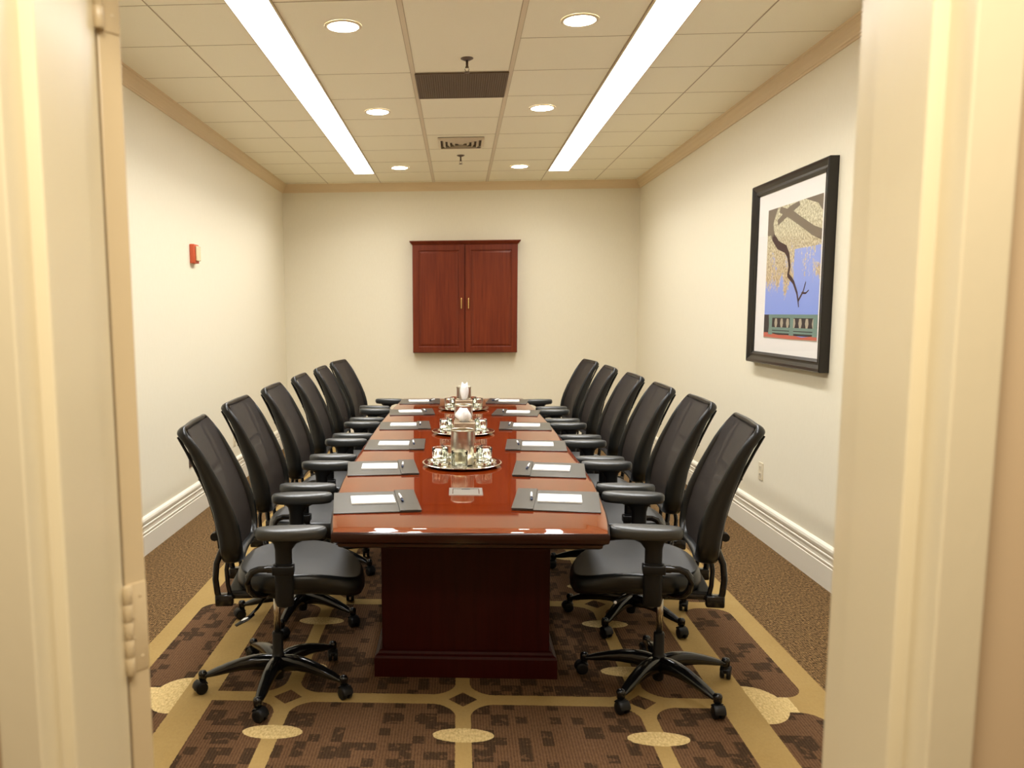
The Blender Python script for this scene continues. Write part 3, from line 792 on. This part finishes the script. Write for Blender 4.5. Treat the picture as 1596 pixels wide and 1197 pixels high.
    for s2 in (-1, 1):
        bk = MB()
        pts = [(-.150, s2*.165, .655), (-.182, s2*.170, .620), (-.202, s2*.175, .570), (-.208, s2*.175, .510), (-.203, s2*.172, .455), (-.192, s2*.168, .410)]
        bk.tube(pts, .012, 10, ry=.010, up=Vector((0, 1, 0)))
        pts = [(-.140, s2*.150, .640), (-.158, s2*.155, .600), (-.168, s2*.158, .540), (-.165, s2*.158, .480), (-.155, s2*.158, .430)]
        bk.tube(pts, .009, 10, ry=.008, up=Vector((0, 1, 0)))
        bk.box(-.212, -.145, s2*.165-.018, s2*.165+.018, .402, .448, .006); bk.box(-.16, -.02, s2*.150-.015, s2*.150+.015, .425, .447, .005)
        autosmooth(bk.build('back_bracket', M['gloss'], t), 50)
    # control levers
    lv = MB(); lv.tube([(-.02, -.10, .425), (-.05, -.20, .400), (-.075, -.25, .385)], .0055, 8); lv.tube([(-.060, -.235, .389), (-.085, -.262, .380), (-.12, -.285, .366)], [.006, .014, .009], 12, ry=[.005, .006, .004])
    lo = lv.build('control_lever', M['gloss'], t)
    MB().tube([(-.078, -.262, .3875), (-.088, -.270, .3855), (-.100, -.277, .3815)], [.003, .008, .003], 10, ry=[.001, .0016, .001]).build('lever_label', M['tip'], lo)
    kn = MB(); kn.tube([(.10, .10, .43), (.17, .20, .425), (.19, .235, .425)], [.005, .007, .010], 10); ko = kn.build('tension_knob', M['poly'], t)
    MB().lathe([(.006, 0), (.005, .002)], 10, (.190, .238, .425), Matrix.Rotation(-PI/2, 4, 'X')).build('knob_cap', M['tip'], ko)
    return t
ORD = ['nearest the doorway', 'second from the doorway', 'third from the doorway', 'fourth from the doorway', 'fifth from the doorway', 'farthest from the doorway']
LCH = [(-.735, 3.190, 6.5), (-.783, 3.970, 0.6), (-.786, 4.757, .6), (-.779, 5.560, .5), (-.772, 6.380, -.5), (-.757, 7.175, -8)]
RCH = [(.802, 3.232, 7.0), (.848, 3.985, 1.5), (.848, 4.705, .5), (.855, 5.495, -.5), (.842, 6.310, 0), (.822, 7.100, -6)]
cl = make_chair('L'); cr_ = make_chair('R')
for i, (x_, y_, a) in enumerate(LCH):
    lb = f'black mesh-back office chair left of the table, {ORD[i]}'
    o = cl if i == 0 else copy_tree(cl)
    o.location = (x_, y_, 0); o.rotation_euler = (0, 0, math.radians(a)); o['label'] = lb; o['group'] = 'office chairs around the conference table'
for i, (x_, y_, a) in enumerate(RCH):
    lb = f'black mesh-back office chair right of the table, {ORD[i]}'
    o = cr_ if i == 0 else copy_tree(cr_)
    o.location = (x_, y_, 0); o.rotation_euler = (0, 0, PI-math.radians(a)); o['label'] = lb; o['group'] = 'office chairs around the conference table'

# ------------------------------------------------------------------ desk pads, notepads, pens (local +x = towards the table's centre)
def make_pad():
    t = thing('desk_pad', 'x', 'desk pad', group='leather desk pads on the table')
    MB().box(-.170, .168, -.182, .182, 0, .005, .0015).build('blotter', M['leather'], t)
    s_ = MB(); s_.box(.085, .170, -.184, .184, .0052, .0105, .002); s_.build('pen_rail', M['leather'], t)
    return t
def make_note():
    t = MB(); t.box(-.088, .088, -.068, .068, 0, .006, .0004)
    return tag(t.build('notepad', M['paper']), 'x', 'notepad', 'white notepads on the desk pads')
def make_pen():
    t = thing('ballpoint_pen', 'x', 'pen', group='pens on the desk pads')
    Rm = Matrix.Rotation(PI/2, 4, 'X')
    MB().lathe([(.0012, -.070), (.0035, -.062), (.0048, -.050), (.0048, .030)], 14, (0, 0, .0048), Rm).build('pen_barrel', M['penw'], t)
    MB().lathe([(.0051, .030), (.0051, .062), (.0035, .066), (.0025, .072)], 14, (0, 0, .0048), Rm).build('pen_cap', M['penb'], t)
    MB().box(-.001, .001, -.066, -.030, .0100, .0112).build('pen_clip', M['penb'], t)
    return t
PADS = [('L', -.336, 3.264, 8), ('L', -.378, 4.000, 7), ('L', -.366, 4.722, 1), ('L', -.364, 5.540, 4), ('L', -.362, 6.306, 5), ('L', -.332, 7.070, 1),
        ('R', .396, 3.300, -8), ('R', .438, 3.965, -7), ('R', .441, 4.700, -5), ('R', .443, 5.510, -4), ('R', .438, 6.257, -9), ('R', .417, 7.060, -8)]
pad0 = note0 = pen0 = None
for i, (sd, x_, y_, a) in enumerate(PADS):
    k = i % 6; sdn = 'left' if sd == 'L' else 'right'
    rz = math.radians(a) + (0 if sd == 'L' else PI)
    lp = f'black leather desk pad on the table\'s {sdn} side, {ORD[k]}'; ln = f'white notepad on the desk pad on the table\'s {sdn} side, {ORD[k]}'; le = f'pen on the desk pad on the table\'s {sdn} side, {ORD[k]}'
    if pad0 is None: pad0 = make_pad(); note0 = make_note(); pen0 = make_pen(); P_, Q_, E_ = pad0, note0, pen0
    else: P_, Q_, E_ = copy_tree(pad0), copy_tree(note0), copy_tree(pen0)
    Rz = Matrix.Rotation(rz, 3, 'Z')
    P_.location = (x_, y_, TZ+.0003); P_.rotation_euler = (0, 0, rz); P_['label'] = lp
    yo = .018 if sd == 'L' else -.018
    q = Rz @ Vector((-.011, yo, 0)); Q_.location = (x_+q.x, y_+q.y, TZ+.0056); Q_.rotation_euler = (0, 0, rz+math.radians([1, -3, 0, -2, 2, 4][k])); Q_['label'] = ln
    q = Rz @ Vector((.103, yo*1.2, 0)); E_.location = (x_+q.x, y_+q.y, TZ+.0110); E_.rotation_euler = (0, 0, rz+math.radians([3, -4, 5, -3, 6, -20][k]) + (PI if sd == 'R' else 0)); E_['label'] = le

# ------------------------------------------------------------------ trays, buckets, glasses, tissue boxes
TR = [(.016, 4.105, 'nearest the doorway'), (.028, 5.215, 'the middle one of three'), (.038, 6.515, 'farthest from the doorway')]
tray0 = bk0 = g0 = None
def make_tray():
    t = MB(); t.lathe([(.001, .003), (.150, .003), (.158, .004), (.166, .010), (.182, .015), (.196, .0165), (.199, .015), (.198, .0125), (.182, .010), (.168, .004), (.158, .0), (.001, .0)], 72)
    o = t.build('serving_tray', M['silver']); autosmooth(o, 60); return tag(o, 'x', 'tray', 'round silver trays on the table')
def make_bucket():
    t = thing('ice_bucket', 'x', 'ice bucket', group='steel ice buckets on the trays')
    b_ = MB(); b_.lathe([(.001, .002), (.053, .002), (.0565, .006), (.0575, .012), (.0575, .166), (.0592, .170), (.0592, .176), (.057, .178), (.054, .176), (.053, .166), (.053, .02), (.001, .016)], 56)
    autosmooth(b_.build('bucket_body', M['brushed'], t), 50)
    return t
def make_glass():
    t = MB(); prof = [(.001, .0), (.034, .0), (.0365, .003), (.0372, .014), (.0385, .030), (.0380, .034), (.0390, .046), (.0385, .050), (.0395, .064), (.0392, .067), (.0405, .084), (.0398, .0855), (.0385, .084), (.0365, .055), (.0345, .020), (.032, .0135), (.001, .0125)]
    rings = []
    for k, (r, z) in enumerate(prof):
        am = .0011 if 2 < k < 9 else 0
        rings.append([((r+am*math.cos(14*2*PI*j/56))*math.cos(2*PI*j/56), (r+am*math.cos(14*2*PI*j/56))*math.sin(2*PI*j/56), z) for j in range(56)])
    t.rings(rings)
    o = t.build('drinking_glass', M['glass']); autosmooth(o, 50); return tag(o, 'x', 'drinking glass', 'drinking glasses on the trays')
for i, (x_, y_, d) in enumerate(TR):
    if i == 0: tray0 = T_ = make_tray(); bk0 = B_ = make_bucket(); g0 = make_glass()
    else: T_ = copy_tree(tray0); B_ = copy_tree(bk0)
    T_.location = (x_, y_, TZ+.0003); T_['label'] = f'round silver tray on the table, {d}'
    B_.location = (x_+.002, y_-.002, TZ+.0036); B_['label'] = f'brushed steel ice bucket on the silver tray, {d}'
    for j, (gx_, gy_, wd) in enumerate(((-.110, .0, 'left of'), (-.012, -.108, 'in front of'), (.111, .002, 'right of'), (-.066, .094, 'behind and left of'), (.066, .094, 'behind and right of'))):
        G_ = g0 if (i == 0 and j == 0) else copy_tree(g0)
        G_.location = (x_+gx_, y_+gy_, TZ+.0036); G_.rotation_euler = (0, 0, j*.7); G_['label'] = f'clear drinking glass {wd} the ice bucket, tray {d}'
def tissue(seed, hw, hh, parent, twist):
    rnd = random.Random(seed); s_ = MB(); rings = []
    n = 22
    for i in range(7):
        f = i/6; r = .012+hw*math.sin(min(1, f*1.25)*PI*.62)*(1-.62*f*f); row = []
        for j in range(n):
            a = 2*PI*j/n; k = 1+.30*math.sin(3*a+f*2+seed)+.16*math.sin(7*a+seed*2-f*3)
            row.append((r*k*math.cos(a)+f*twist, r*k*.75*math.sin(a), hh*f*(1+.16*math.sin(2*a+seed))))
        rings.append(row)
    s_.rings(rings, False, True); return s_.build('tissue', M['tissue'], parent, (0, 0, .128))
for x_, y_, seed, lb, hw, hh, tw in ((.033, 4.775, 3, 'cube tissue box with white tissue, between the nearest and middle silver trays', .034, .072, -.004), (.037, 6.005, 8, 'cube tissue box with white tissue, between the middle and farthest silver trays', .017, .115, .006)):
    t = thing('tissue_box', lb, 'tissue box', (x_, y_, TZ+.0003), 0, 'tissue boxes on the table')
    MB().box(-.0615, .0615, -.0615, .0615, 0, .131, .004).build('box_cover', M['box'], t)
    s_ = MB(); s_.lathe([(.032, .1305), (.032, .1317), (.028, .1317)], 28); s_.build('box_opening', M['slot'], t)
    tissue(seed, hw, hh, t, tw)
